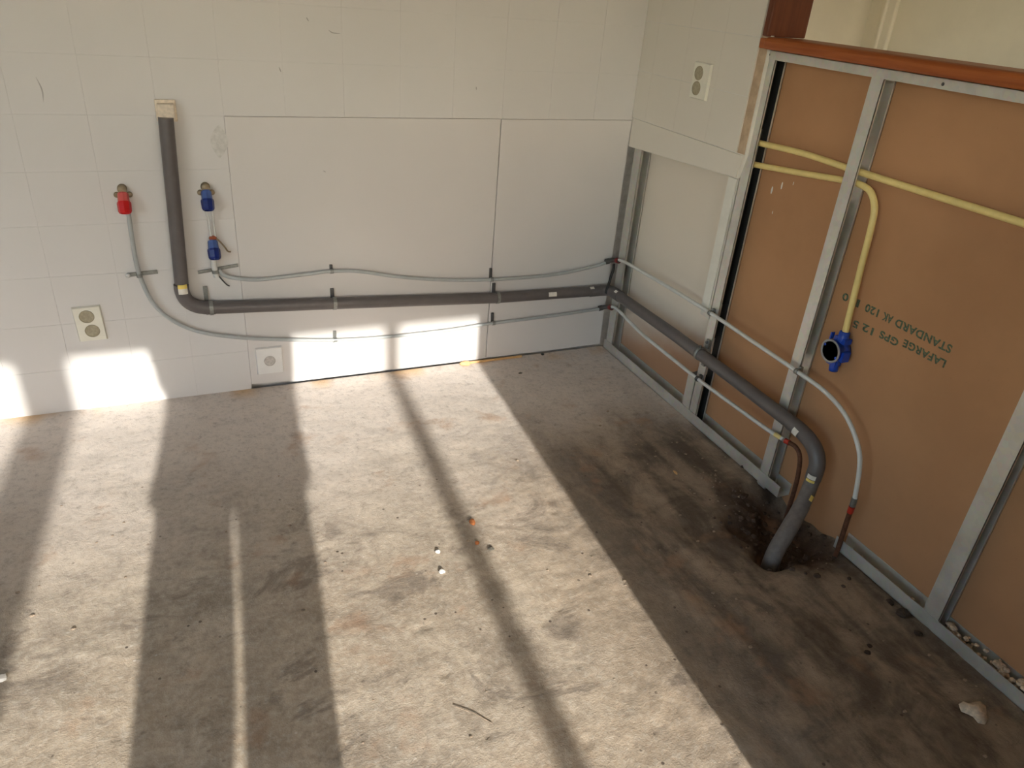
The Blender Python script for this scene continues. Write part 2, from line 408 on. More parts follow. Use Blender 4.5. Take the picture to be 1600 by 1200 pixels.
for pts in ([(-2.117, 0, 1.142), (-2.108, 0, 1.105), (-2.111, 0, 1.07)], [(-1.245, 0, 1.312), (-1.232, 0, 1.304), (-1.205, 0, 1.302)], [(-1.315, 0, 1.346), (-1.308, 0, 1.334)],
            [(-1.412, 0, 1.192), (-1.406, 0, 1.176)], [(-.711, 0, 1.148), (-.709, 0, 1.136)], [(-1.283, 0, .851), (-1.273, 0, .845)]):
    smear('scratch', pts, .0018, M['scratch'])
smear('plaster_smear', [(-1.618, 0, 1.005), (-1.622, 0, .955), (-1.627, 0, .90)], .028, M['smear'])

# right wall: tiled board above the cut-out, up to the wooden jamb
wr = MB()
prof = [(-.002, .929), (-.70, .966), (-.718, 1.045), (-.716, H), (-.002, H)]
n = len(prof)
wr.add([(-.0125, y, z) for y, z in prof]+[(0, y, z) for y, z in prof], [tuple(range(n)), tuple(range(2*n-1, n-1, -1))]+[(i, n+i, n+(i+1) % n, (i+1) % n) for i in range(n)])
wr.box((0, -.69, 1.05), (.1, 0, H))
wall_right = struct(wr.build('wall_right', M['plaster']))
ad = MB(); ad.box((-.0150, -.7145, 1.048), (-.0125, -.668, 2.2)); ad.build('adhesive_strip', M['adhesive'], wall_right)
tb = MB(); tb.box((-.0193, -.678, 1.047), (-.0126, -.001, 1.048+6*.178)); tb.build('tile_bed', M['grout'], wall_right)
for j in range(6):
    for ya, yb in ((-.0995, 0), (-.2995, -.1005), (-.4995, -.3005), (-.6785, -.5005)):
        q = MB(); q.box((-.0205, ya-.0003, 1.048+j*.178), (-.0125, yb+.0003 if yb < 0 else -.001, 1.048+(j+1)*.178-.0012)); q.build('tile', M['tile_warm'], wall_right, bevel=.0005)
q = MB(); n2 = [(-.001, .931), (-.699, .968), (-.7165, 1.044), (-.001, 1.044)]
q.add([(-.0165, y, z) for y, z in n2]+[(-.0124, y, z) for y, z in n2], [(0, 1, 2, 3), (7, 6, 5, 4)]+[(i, 4+i, 4+(i+1) % 4, (i+1) % 4) for i in range(4)])
q.build('filler_strip', M['tile_warm'], wall_right, bevel=.001)

# unseen rest of the room: left wall, ceiling, window wall, return wall by the doorway, hall wall
LY0, LY1, LZ0, LZ1 = -4.6, -1.9, .6, 2.4
q = MB(); q.box((XL-.1, YF, -.13), (XL, LY0, H)); q.box((XL-.1, LY1, -.13), (XL, .15, H)); q.box((XL-.1, LY0, -.13), (XL, LY1, LZ0)); q.box((XL-.1, LY0, LZ1), (XL, LY1, H)); struct(q.build('wall_left', M['plaster']))
w3 = struct(thing('window_added_left', None, None, (XL-.05, LY0, LZ0)))  # added, unseen window that lights the partition from the left
q = MB()
for a, c_ in ((LY0, LY0+.05), (-2.98, -2.92), (LY1-.05, LY1)): q.box((XL-.07, a, LZ0), (XL-.01, c_, LZ1))
q.box((XL-.07, LY0, LZ0), (XL-.01, LY1, LZ0+.05)); q.box((XL-.07, LY0, LZ1-.05), (XL-.01, LY1, LZ1)); q.build('window_frame', M['frame_paint'], w3)
for a, c_ in ((LY0+.05, -2.98), (-2.92, LY1-.05)):
    q = MB(); q.box((XL-.045, a, LZ0+.05), (XL-.041, c_, LZ1-.05)); q.build('pane', M['glass'], w3)
q = MB(); q.box((XL-.1, YF-.2, H), (1.3, .15, H+.1)); struct(q.build('ceiling', M['ceiling']))
WX0, WX1, WZ0, WZ1 = -3.05, -.35, .93, 2.076
q = MB(); q.box((XL-.1, YF-.2, -.13), (WX0, YF, H)); q.box((WX1, YF-.2, -.13), (.2, YF, H)); q.box((1.05, YF-.2, -.13), (1.3, YF, H)); q.box((.2, YF-.2, -.13), (1.05, YF, .5)); q.box((.2, YF-.2, 2.05), (1.05, YF, H)); q.box((WX0, YF-.2, -.13), (WX1, YF, WZ0)); q.box((WX0, YF-.2, WZ1), (WX1, YF, H))
struct(q.build('wall_front', M['plaster']))
win = struct(thing('window_1', None, None, (WX0, YF-.1, WZ0)))
q = MB()
yf0, yf1 = YF-.03, YF
for (a, c_) in ((WX0, WX0+.05), (WX1-.05, WX1), (-2.652, -2.482), (-1.340, -1.272)): q.box((a, yf0-.03, WZ0), (c_, yf1, WZ1))
q.box((WX0, yf0-.03, WZ0), (WX1, yf1, WZ0+.05)); q.box((WX0, yf0-.03, WZ1-.003), (WX1, yf1, WZ1+.02)); q.build('window_frame', M['frame_paint'], win)
for (a, c_) in ((WX0+.05, -2.652), (-2.482, -1.340), (-1.272, WX1-.05)):
    q = MB(); q.box((a, YF-.045, WZ0+.05), (c_, YF-.041, WZ1-.003)); q.build('pane', M['glass'], win)
w2 = struct(thing('window_added_hall', None, None, (.2, YF-.1, .5)))  # added, unseen window put in to brighten the hall
q = MB(); q.box((.2, YF-.06, .5), (.25, YF, 2.05)); q.box((1.0, YF-.06, .5), (1.05, YF, 2.05)); q.box((.25, YF-.06, .5), (1.0, YF, .55)); q.box((.25, YF-.06, 2.0), (1.0, YF, 2.05)); q.build('window_frame', M['frame_paint'], w2)
q = MB(); q.box((.25, YF-.045, .55), (1.0, YF-.041, 2.0)); q.build('pane', M['glass'], w2)
q = MB(); q.box((-.784, -2.60, 0), (.075, -2.50, 1.25)); struct(q.build('wall_near', M['plaster']))
q = MB(); q.box((1.1, YF, 0), (1.2, 0, H)); struct(q.build('wall_hall', M['cream']))
q = MB(); q.box((.1, -.02, 0), (1.1, -.001, H)); struct(q.build('wall_hall_back', M['cream']))
q = MB(); q.box((1.078, -.175, 0), (1.1, -.10, H)); q.box((1.066, -.135, 0), (1.1, -.118, H)); struct(q.build('trim_3', M['cream'], bevel=.006))
q = MB(); q.box((-40, -40, -.4), (10, YF-.2, -.15)); q.box((-40, YF-.2, -.4), (XL-.1, 10, -.15)); struct(q.build('ground', M['ground']))
q = MB(); q.box((-14, -13.3, -.15), (12, -13, 2.3)); struct(q.build('wall_sky_block', plain('sky_block_brown', (.16, .10, .075), .9, var=.25, scale=14)))  # added, unseen wall that blocks light from the low sky

# ------------------------------------------------------------------ steel partition
def c_stud(name, label, y_web, y_open, z0, z1, gaps=(), depth=.048, group=None, lip=.007, t=.0016):
    """C profile: web at y_web, both flanges reaching y_open, open towards y_open"""
    sgn = 1 if y_web > y_open else -1
    q = MB()
    q.box((0, y_web, z0), (t, y_open, z1))
    q.box((depth-t, y_web, z0), (depth, y_open, z1))
    q.box((0, y_open, z0), (lip, y_open+sgn*t, z1)); q.box((depth-lip, y_open, z0), (depth, y_open+sgn*t, z1))
    zz = z0
    for a, c_ in list(gaps)+[(z1, z1)]:
        if a > zz: q.box((t, y_web-sgn*t, zz), (depth-t, y_web, a))
        zz = c_
    o = q.build(name, M['steel']); tag(o, label, 'stud', group); return o
c_stud('steel_stud', 'steel stud in the corner at the edge of the white tiled wall', -.026, -.080, .004, .93, [(.42, .47), (.18, .24), (.27, .36)])
A = c_stud('steel_stud', 'steel stud beside the wooden jamb, its left half over the pale board', -.646, -.702, .44, 1.345, [(1.0, 1.13)])
pw = MB(); pw.box((-.0024, -.690, .46), (-.0002, -.647, .960)); pw.build('plaster_skim', M['plaster'], A)
Bst = c_stud('steel_stud', 'steel stud that carries the drain clamp, dark inside, left of the brown board', -.703, -.746, .002, 1.345, [(.20, .24), (.29, .36), (.45, .50), (1.0, 1.13)])
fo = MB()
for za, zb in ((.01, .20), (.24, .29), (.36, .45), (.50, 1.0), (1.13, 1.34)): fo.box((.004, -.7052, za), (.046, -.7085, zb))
fo.build('shade_strip', M['black'], Bst, label='black strip standing in for shade inside the stud')  # black strips stand in for the shade inside this stud
fo = MB(); fo.box((.0440, -.7090, .01), (.0462, -.7438, 1.34)); fo.build('shade_strip', M['black'], Bst, label='black strip standing in for shade inside the stud')
c_stud('steel_stud', 'short cut-off stud foot standing in the floor channel below the drain clamp', -.652, -.701, .004, .19, [], depth=.046)
c_stud('steel_stud', 'steel stud crossing in front of both yellow conduits', -1.136, -1.179, -.01, 1.346, [(.19, .25), (.29, .36), (.44, .50), (1.0, 1.13)])
c_stud('steel_stud', 'steel stud at the edge of the photo, right of the green lettering', -1.834, -1.884, .004, 1.346, [(1.0, 1.13)])
def channel(label, y0_, y1_, zf, zt, up=True):
    q = MB(); t = .0016
    za, zb = (zf, zt)
    q.box((-.002, y0_, za), (-.0004, y1_, zb)); q.box((.0486, y0_, za), (.050, y1_, zb))
    zz = za if up else zb-t
    q.box((-.002, y0_, zz), (.05, y1_, zz+t))
    o = q.build('steel_channel', M['steel']); return tag(o, label, 'channel')
channel('steel floor channel from the corner up to the drain hole', -.012, -1.243, .001, .046)
channel('steel floor channel under the green lettering, gravel lying in it', -1.508, -2.50, .001, .044)
channel('steel head channel running under the red wooden ledge', -.70, -2.50, 1.345, 1.371, up=False)
for y_, z_ in ((-.715, 1.358), (-1.36, 1.357)):
    q = MB(); q.lathe((-.0015, y_, z_), (-1, 0, 0), [(.004, 0), (.0045, .0012), (.003, .0022), (0, .0022)], 10)
    tag(q.build('screw', M['steel_dark']), 'dark screw head in the head channel, %s' % ('next to the wooden jamb' if y_ > -1 else 'above the yellow conduits'), 'screw')
q = MB(); q.box((.0502, -.650, -.02), (.0625, -.0, .95)); tag(q.build('gypsum_board', M['gypsum_pale']), 'pale smeared board in the narrow bay next to the corner', 'board')
gb = MB(); gb.box((.0502, -2.50, -.09), (.0625, -.652, 1.372)); gbo = tag(gb.build('gypsum_board', M['gypsum']), 'brown gypsum board with green lettering behind the studs', 'board')
q = MB(); q.box((.0626, -2.50, 0), (.075, 0, 1.371)); struct(q.build('wall_partition_hall', M['cream']))
# white dabs on the brown board
for i, (y_, z_, h_) in enumerate(((-.812, .953, .014), (-.852, .978, .013), (-.90, .997, .006), (-.84, .885, .006))):
    q = MB(); q.lathe((.0503, y_, z_), (-1, 0, 0), [(h_, 0), (h_*.8, .0006), (0, .001)], 8, squash=.30); q.build('plaster_dab', M['chip_white'], gbo)
# green lettering, printed upside down on the board
def lettering(txt, y_right, y_left, z_top_of_letters, hgt):
    cu = bpy.data.curves.new('lettering', 'FONT'); cu.body = txt; cu.size = 1; cu.extrude = .0; cu.offset = .030; cu.space_character = 1.08
    t_ = bpy.data.objects.new('tmp', cu); C.objects.link(t_)
    dg = bpy.context.evaluated_depsgraph_get(); me = bpy.data.meshes.new_from_object(t_.evaluated_get(dg)); bpy.data.objects.remove(t_)
    xs = [v.co.x for v in me.vertices]; ys = [v.co.y for v in me.vertices]
    xa, xb, ya, yb = min(xs), max(xs), min(ys), max(ys)
    for v in me.vertices:
        u = (v.co.x-xa)/(xb-xa); vv = (v.co.y-ya)/(yb-ya)
        v.co = (.0499, y_right+(y_left-y_right)*u, z_top_of_letters-hgt*vv)
    me.materials.clear(); me.materials.append(M['green_ink'])
    o = bpy.data.objects.new('lettering', me); C.objects.link(o); o.parent = gbo
    sd = o.modifiers.new('thickness', 'SOLIDIFY'); sd.thickness = .0004; sd.offset = 0
for wd, a_, b_ in (('LAFARGE', -1.599, -1.461), ('GPS', -1.446, -1.380), ('12', -1.357, -1.316), ('5', -1.301, -1.281)): lettering(wd, a_, b_, .702-(a_+1.6)*.06, .023)
for wd, a_, b_ in (('STANDARD', -1.600, -1.416), ('AK', -1.405, -1.370), ('120', -1.354, -1.305), ('1', -1.281, -1.270), ('0', -1.237, -1.215)): lettering(wd, a_, b_, .746, .024)

# wooden ledge and jamb
q = MB(); pr = [(.125, 1.373), (-.030, 1.373), (-.034, 1.379), (-.034, 1.396), (-.029, 1.405), (-.020, 1.408), (.125, 1.408)]
n = len(pr); q.add([(x, -.716, z) for x, z in pr]+[(x, -2.50, z) for x, z in pr], [tuple(range(n-1, -1, -1)), tuple(range(n, 2*n))]+[(i, (i+1) % n, n+(i+1) % n, n+i) for i in range(n)])
q.box((-.030, -.716, 1.374), (.0, -.690, 1.404))
tag(q.build('wooden_ledge', M['wood_cap'], bevel=.003), 'varnished red wooden ledge capping the half-height partition', 'ledge')
q = MB(); q.box((-.030, -.718, 1.409), (.125, -.694, H))
tag(q.build('wooden_jamb', M['wood_jamb'], bevel=.004), 'dark red wooden jamb rising from the ledge at the end of the tiled wall', 'jamb')

# ------------------------------------------------------------------ grey drain pipe
RD = .0232
dr = thing('drain_pipe', 'grey plastic drain pipe bending along both walls down into the floor hole', 'pipe', (-.21, -1.474, -.02))
def P(name, pts, r, mat, parent, n=20): return MB().tube(pts, r, n).build(name, M[mat], parent)
E1 = arc3((-1.802, -.035, .470), (-1.812, -.035, .374), (-1.70, -.035, .3725), 12)
P('pipe', [(-1.777, -.035, 1.035), (-1.800, -.035, .475)], RD, 'drain', dr)
P('elbow', E1, RD+.0018, 'drain', dr)
P('pipe', [(-1.705, -.035, .3725), (-1.2, -.035, .346), (-.6, -.035, .313), (-.10, -.035, .303)], RD, 'drain', dr)
P('elbow', [(-.13, -.035, .303), (-.075, -.035, .304), (-.045, -.045, .306), (-.035, -.075, .309), (-.035, -.14, .311)], RD+.0018, 'drain', dr)
P('pipe', [(-.035, -.13, .311), (-.035, -.55, .317), (-.035, -.95, .314), (-.035, -1.25, .308)], RD, 'drain', dr)
P('elbow', spline([(-.035, -1.24, .308), (-.035, -1.305, .302), (-.036, -1.355, .283), (-.038, -1.384, .245), (-.045, -1.392, .19)], 5), RD+.002, 'drain', dr)
P('pipe', spline([(-.044, -1.391, .20), (-.053, -1.397, .165), (-.082, -1.416, .135), (-.10, -1.426, .118)], 5), RD, 'drain_dusty', dr)
P('elbow', spline([(-.093, -1.422, .123), (-.135, -1.443, .086), (-.172, -1.459, .050), (-.20, -1.469, .012), (-.213, -1.474, -.03), (-.216, -1.475, -.09)], 5), [RD+.002]*5+[RD+.003]*21, 'drain_dusty', dr)
ep = MB(); ep.box((-1.798, -.002, 1.022), (-1.748, -.036, 1.075)); ep.box((-1.804, -.002, 1.018), (-1.742, -.012, 1.085)); ep.build('end_plug', M['putty'], dr, bevel=.003, label='cream putty plug over the open top end')
def wrap_label(name, c, tangent, out, wid, ln, mat, parent, r=RD):
    """a sticker curved around the pipe: c on the axis, tangent along it, out = direction it faces"""
    c, t, o_ = Vector(c), Vector(tangent).normalized(), Vector(out); o_ = (o_-t*o_.dot(t)).normalized(); s_ = t.cross(o_)
    q = MB(); n_ = 6; vs = []
    for rr in (r+.0006, r+.0022):
        for e in (-.5, .5):
            for i in range(n_+1):
                a = (i/n_-.5)*wid/r; vs.append(c+t*(e*ln)+(o_*math.cos(a)+s_*math.sin(a))*rr)
    m_ = n_+1
    q.add(vs, [(2*m_+i, 2*m_+i+1, 3*m_+i+1, 3*m_+i) for i in range(n_)]+[(i, m_+i, m_+i+1, i+1) for i in range(n_)]
          + [(i, i+1, 2*m_+i+1, 2*m_+i) for i in range(n_)]+[(m_+i, 3*m_+i, 3*m_+i+1, m_+i+1) for i in range(n_)]
          + [(0, 2*m_, 3*m_, m_), (n_, m_+n_, 3*m_+n_, 2*m_+n_)])
    return q.build(name, M[mat], parent)
TOC = Vector(CAM)
def toward(c): return TOC-Vector(c)
c1 = (-1.801, -.035, .452); wrap_label('sticker', c1, (0, 0, 1), (.1, -1, .2), .030, .020, 'label_white', dr, RD+.0018); wrap_label('sticker', (-1.801, -.035, .470), (0, 0, 1), (.1, -1, .2), .030, .015, 'label_yellow', dr, RD+.0018)
wrap_label('sticker', (-.328, -.035, .307), (1, 0, -.02), (0, -1, .35), .018, .038, 'label_white', dr)
wrap_label('sticker', (-.128, -.035, .303), (1, 0, 0), (0, -.6, 1), .012, .02, 'label_white', dr, RD+.0018)
wrap_label('sticker', (-.035, -.125, .311), (0, 1, 0), (-.8, 0, 1), .012, .018, 'label_white', dr, RD+.0018)
c2 = (-.036, -1.285, .303); wrap_label('sticker', c2, (0, 1, .2), (-1, -.1, .1), .022, .022, 'label_white', dr, RD+.002)
c3 = (-.044, -1.391, .213); wrap_label('sticker', c3, (-.1, -.1, 1), (-1, -.5, 0), .026, .016, 'label_white', dr, RD+.002); wrap_label('sticker', (-.046, -1.392, .200), (-.1, -.1, 1), (-1, -.5, 0), .026, .009, 'label_yellow', dr, RD+.002)
wrap_label('sticker', (-.075, -1.412, .141), (-.6, -.3, -.6), (-.2, -1, .3), .012, .018, 'label_yellow', dr)

# ------------------------------------------------------------------ water pipes
RT = .0072
def water_pipe(label, pts, mat, k_=6):
    o = MB().tube(spline(pts, k_), RT, 12).build('water_pipe', M[mat]); tag(o, label, 'pipe'); return o
T1 = [(-1.931, -.028, .742), (-1.931, -.022, .715), (-1.933, -.02, .646), (-1.933, -.02, .556), (-1.925, -.02, .485), (-1.900, -.02, .399), (-1.847, -.02, .329), (-1.767, -.02, .277), (-1.659, -.02, .244),
      (-1.521, -.02, .218), (-1.273, -.02, .186), (-1.069, -.02, .175), (-.792, -.02, .177), (-.587, -.02, .188), (-.308, -.02, .194), (-.045, -.02, .206)]
water_pipe('thin grey water pipe curving from the red cap along the wall foot to the corner', T1, 'tube_grey')
T2 = [(-1.672, -.02, .512), (-1.656, -.02, .489), (-1.625, -.02, .476), (-1.548, -.02, .463), (-1.456, -.02, .466), (-1.339, -.02, .473), (-1.274, -.02, .476), (-1.168, -.02, .468), (-1.016, -.02, .435),
      (-.828, -.02, .407), (-.615, -.02, .391), (-.330, -.02, .390), (-.13, -.02, .413), (-.04, -.02, .432)]
water_pipe('thin grey water pipe from the lower blue cap, above the drain, to the corner', T2, 'tube_grey')
TA = [(-.02, -.04, .447), (-.02, -.105, .460), (-.02, -.382, .472), (-.02, -.726, .478), (-.02, -.982, .474), (-.02, -1.189, .470), (-.02, -1.319, .463), (-.02, -1.414, .433), (-.02, -1.483, .374), (-.02, -1.514, .314), (-.02, -1.536, .205)]
wa = water_pipe('white water pipe above the drain on the partition, curving down to the floor channel', TA, 'tube')
ca = MB(); ca.tube([(-.02, -1.534, .215), (-.02, -1.535, .185)], .0088, 12); ca.build('sleeve', M['zinc'], wa)
ca = MB(); ca.tube([(-.02, -1.535, .183), (-.019, -1.534, .160)], .0092, 12); ca.build('press_ring', M['ring_red'], wa)
ca = MB(); ca.tube(spline([(-.019, -1.534, .16), (-.017, -1.534, .11), (-.014, -1.534, .06), (-.012, -1.534, -.03)], 4), .0075, 12); ca.build('copper_end', M['copper_dark'], wa)
TB = [(-.02, -.04, .215), (-.02, -.101, .237), (-.02, -.311, .214), (-.02, -.558, .208), (-.02, -.735, .206), (-.02, -.968, .212), (-.02, -1.140, .218), (-.02, -1.215, .2255)]
wb_ = water_pipe('white water pipe under the drain on the partition, ending in a copper bend', TB, 'tube')
ca = MB(); ca.tube([(-.02, -1.175, .2215), (-.02, -1.205, .2245)], .0080, 12); ca.build('sleeve', M['conduit'], wb_)
ca = MB(); ca.tube([(-.02, -1.224, .2265), (-.02, -1.243, .230)], .0092, 12); ca.build('press_ring', M['ring_red'], wb_)
ca = MB(); ca.tube(spline([(-.02, -1.24, .230), (-.018, -1.272, .230), (-.012, -1.292, .205), (-.008, -1.302, .15), (-.006, -1.306, .08), (-.005, -1.306, -.04)], 5), .0075, 12); ca.build('copper_end', M['copper_dark'], wb_)
def corner_fitting(label, z):
    t_ = thing('corner_fitting', label, 'fitting', (-.02, -.02, z))
    MB().tube([(-.062, -.020, z-.004), (-.035, -.0205, z), (-.025, -.026, z+.003), (-.0205, -.036, z+.006), (-.02, -.066, z+.014)], .0098, 12).build('elbow', M['steel_dark'], t_)
    MB().tube([(-.060, -.020, z-.004), (-.044, -.020, z-.002)], .0125, 12).build('press_ring', M['steel_dark'], t_)
    MB().tube([(-.02, -.046, z+.009), (-.02, -.064, z+.013)], .0125, 12).build('press_ring', M['ring_dark'], t_, label='red press ring')
corner_fitting('dark elbow with a red ring joining the pipes above the drain in the corner', .437)
corner_fitting('dark elbow with a red ring joining the pipes under the drain in the corner', .212)
o = MB().tube(spline([(-.028, -.04, .427), (-.026, -.04, .40), (-.037, -.046, .375), (-.045, -.052, .35), (-.058, -.062, .325), (-.064, -.064, .30)], 5), .006, 10).build('black_cable', M['black'])
tag(o, 'short black cable hanging over the drain pipe in the corner', 'cable')

# capped tap stubs
def tap_stub(name, label, x, z, top, low, wing=True, tilt=.0):
    t_ = thing(name, label, 'tap stub', (x, 0, z))
    if wing:
        q = MB(); q.lathe((x, -.001, z+.05), (0, -1, 0), [(.015, 0), (.015, .014), (.012, .020), (0, .021)], 16); q.box((x-.013, -.001, z+.02), (x+.013, -.022, z+.05))
        for s_ in (-1, 1): q.lathe((x+s_*.019, -.001, z+.030), (0, -1, 0), [(.009, 0), (.0095, .006), (.008, .010), (0, .010)], 12); q.box((x, -.001, z+.023), (x+s_*.02, -.009, z+.037))
        q.build('wall_plate', M['brass'], t_)
    a = Vector((x, -.018, z+.040)); bdir = Vector((0, -.55, -1)).normalized()
    MB().lathe(a, bdir, [(.0135, 0), (.0165, .004), (.0175, .026), (.0185, .032)], 8, smooth=False).build('cap_collar', M[top], t_)
    q = MB(); q.lathe(a+bdir*.031, bdir, [(.0205, 0), (.0215, .006), (.0205, .030), (.017, .037), (.015, .037), (.0145, .030), (0, .030)], 8, smooth=False); q.build('cap', M[low], t_)
    return t_
tap_stub('hot_water_stub', 'red capped water stub left of the upright drain pipe', -1.938, .755, 'red_pale', 'red_cap')
tap_stub('cold_water_stub', 'upper blue capped water stub with a brass wall plate', -1.683, .755, 'blue_pale', 'blue_cap')
t_ = tap_stub('cold_water_stub', 'lower blue capped water stub with a copper nut on top', -1.681, .580, 'blue_pale', 'blue_cap', wing=False)
q = MB(); q.lathe((-1.679, -.018, .617), (0, .0, 1), [(.007, 0), (.012, .004), (.0135, .012), (.010, .017), (.006, .018)], 8, smooth=False); q.build('nut', M['copper'], t_)
MB().tube([(-1.684, -.028, .565), (-1.686, -.024, .53), (-1.684, -.02, .50), (-1.682, -.02, .485)], .010, 12).build('tail_pipe', M['tube'], t_)
for dx in (-.006, .009):
    o = MB().tube(spline([(-1.683+dx*1.4, -.026, .728), (-1.679+dx, -.017, .69), (-1.679+dx, -.014, .655), (-1.678+dx, -.017, .632)], 5), .0036, 8).build('filling_hose', M['tube'])
    tag(o, 'thin %s hose strand hanging between the two blue caps' % ('left' if dx < 0 else 'right'), 'hose')
o = MB().tube(spline([(-1.668, -.018, .626), (-1.656, -.018, .612), (-1.642, -.014, .590), (-1.634, -.013, .575), (-1.624, -.013, .572)], 5), .0028, 8).build('wire', M['brass']); tag(o, 'curled brass wire sticking out beside the lower blue cap', 'wire')
o = MB().tube(spline([(-1.676, -.014, .490), (-1.664, -.012, .468), (-1.650, -.010, .448), (-1.642, -.004, .440)], 5), .0024, 8).build('wire', M['steel_dark']); tag(o, 'dark wire end poking out under the lower blue stub bracket', 'wire')

# ------------------------------------------------------------------ brackets
def strip_bracket(label, a, c_, wid=.012, saddle=None, screw=None, mat='zinc'):
    """flat steel strip on the tiles from a to c_ (x,z) with an optional saddle over a pipe"""
    a, c_ = Vector((a[0], 0, a[1])), Vector((c_[0], 0, c_[1]))
    t_ = thing('pipe_bracket', label, 'bracket', a)
    d = (c_-a).normalized(); nn = Vector((-d.z, 0, d.x))*wid/2
    q = MB(); vs = []
    for y in (-.0005, -.010):
        vs += [(p_.x, y, p_.z) for p_ in (a-nn, a+nn, c_+nn, c_-nn)]
    q.add(vs, [(0, 1, 2, 3), (7, 6, 5, 4)]+[(i, 4+i, 4+(i+1) % 4, (i+1) % 4) for i in range(4)])
    q.build('strip', M[mat], t_, bevel=.0012)
    if saddle:
        c0, r, ax, m_ = saddle
        q = MB(); u = Vector(ax).normalized(); v = Vector((0, -1, 0)); s_ = u.cross(v); n_ = 14; vs = []
        hw = .0065
        for e in (-hw, hw):
            for rr in (r+.0004, r+.0022):
                for i in range(n_+1):
                    an = -PI*.62+PI*1.24*i/n_; vs.append(Vector(c0)+u*e+(v*math.cos(an)+s_*math.sin(an))*rr)
        m2 = n_+1; fs = []
        for i in range(n_): fs += [(m2+i, m2+i+1, 3*m2+i+1, 3*m2+i), (i, 2*m2+i, 2*m2+i+1, i+1), (i, i+1, m2+i+1, m2+i), (2*m2+i, 3*m2+i, 3*m2+i+1, 2*m2+i+1)]
        fs += [(0, m2, 3*m2, 2*m2), (n_, 2*m2+n_, 3*m2+n_, m2+n_)]
        q.add(vs, fs); q.build('saddle', M[m_], t_)
    if screw:
        q = MB(); q.lathe((screw[0], -.010, screw[1]), (0, -1, 0), [(.008, 0), (.0085, .003), (.006, .006), (.002, .0065), (0, .005)], 10); q.build('screw', M['bright_zinc'], t_)
    return t_
strip_bracket('flat bracket across the grey pipe under the red cap, bright screw at one end', (-1.968, .507), (-1.872, .512), .013, ((-1.930, -.02, .508), RT, (0.05, 0, -1), 'zinc'), (-1.966, .507))
strip_bracket('flat bracket across the pipe tail under the lower blue cap', (-1.742, .500), (-1.604, .518), .011, ((-1.683, -.02, .505), .0102, (0, 0, 1), 'zinc'))
strip_bracket('tall strip bracket on the drain pipe next to its elbow by the floor socket', (-1.725, .446), (-1.725, .335), .014, ((-1.713, -.035, .373), RD+.002, (1, 0, -.02), 'zinc'), (-1.725, .352))
strip_bracket('strip bracket holding the drain pipe at mid wall', (-1.270, .400), (-1.268, .318), .014, ((-1.268, -.035, .3495), RD, (1, 0, -.05), 'zinc'), (-1.268, .325), 'steel_dark')
strip_bracket('strip bracket holding the drain pipe beside the dark panel seam', (-.588, .368), (-.586, .285), .014, ((-.580, -.035, .3125), RD, (1, 0, -.05), 'zinc'), (-.586, .292), 'steel_dark')
strip_bracket('small dark clip on the upper water pipe at mid wall', (-1.270, .497), (-1.270, .462), .011, ((-1.270, -.02, .476), RT, (1, 0, 0), 'zinc'), None, 'steel_dark')
strip_bracket('tall dark clip on the upper water pipe beside the panel seam', (-.607, .436), (-.605, .380), .011, ((-.605, -.02, .391), RT, (1, 0, 0), 'zinc'), None, 'steel_dark')
strip_bracket('bright clip on the lower water pipe in the sunlit patch', (-1.266, .218), (-1.268, .166), .012, ((-1.268, -.02, .186), RT, (1, 0, 0), 'zinc'), (-1.268, .172))
strip_bracket('dark clip on the lower water pipe beside the panel seam', (-.585, .230), (-.583, .176), .011, ((-.583, -.02, .188), RT, (1, 0, 0), 'zinc'), None, 'steel_dark')
# clamp and pipe holders on the studs
cl = thing('pipe_clamp', 'galvanized ring clamp fixing the drain pipe to the stud', 'clamp', (-.005, -.735, .316))
q = MB(); q.lathe((-.035, -.728, .317), (0, -1, 0), [(RD+.0004, 0), (RD+.003, 0), (RD+.003, .014), (RD+.0004, .014)], 24); q.build('ring', M['zinc'], cl)
for za, zb in ((.336, .372), (.262, .297)): q = MB(); q.box((-.012, -.726, za), (-.0022, -.744, zb)); q.build('foot_strip', M['zinc'], cl, bevel=.001)
q = MB(); q.lathe((-.012, -.735, .362), (-1, 0, 0), [(.006, 0), (.006, .005), (0, .006)], 8); q.lathe((-.040, -.735, .342), (0, 0, 1), [(.005, 0), (.005, .009), (0, .010)], 8); q.build('bolt', M['steel_dark'], cl)
for lab, y_, z_ in (('small zinc clip holding the upper white pipe to the clamp stud', -.725, .478), ('small zinc clip holding the upper white pipe to the conduit stud', -1.19, .470), ('small dark clip holding the lower white pipe to the cut-off stud foot', -.735, .206)):
    t_ = thing('pipe_clip', lab, 'clip', (-.003, y_, z_))
    q = MB(); q.lathe((-.02, y_+.006, z_), (0, -1, 0), [(RT+.0003, 0), (RT+.003, 0), (RT+.003, .012), (RT+.0003, .012)], 14); q.build('ring', M['zinc' if 'zinc' in lab else 'steel_dark'], t_)
    q = MB(); q.box((-.0125, y_-.006, z_-.006), (-.0022, y_+.006, z_+.016)); q.build('foot', M['zinc' if 'zinc' in lab else 'steel_dark'], t_, bevel=.001)

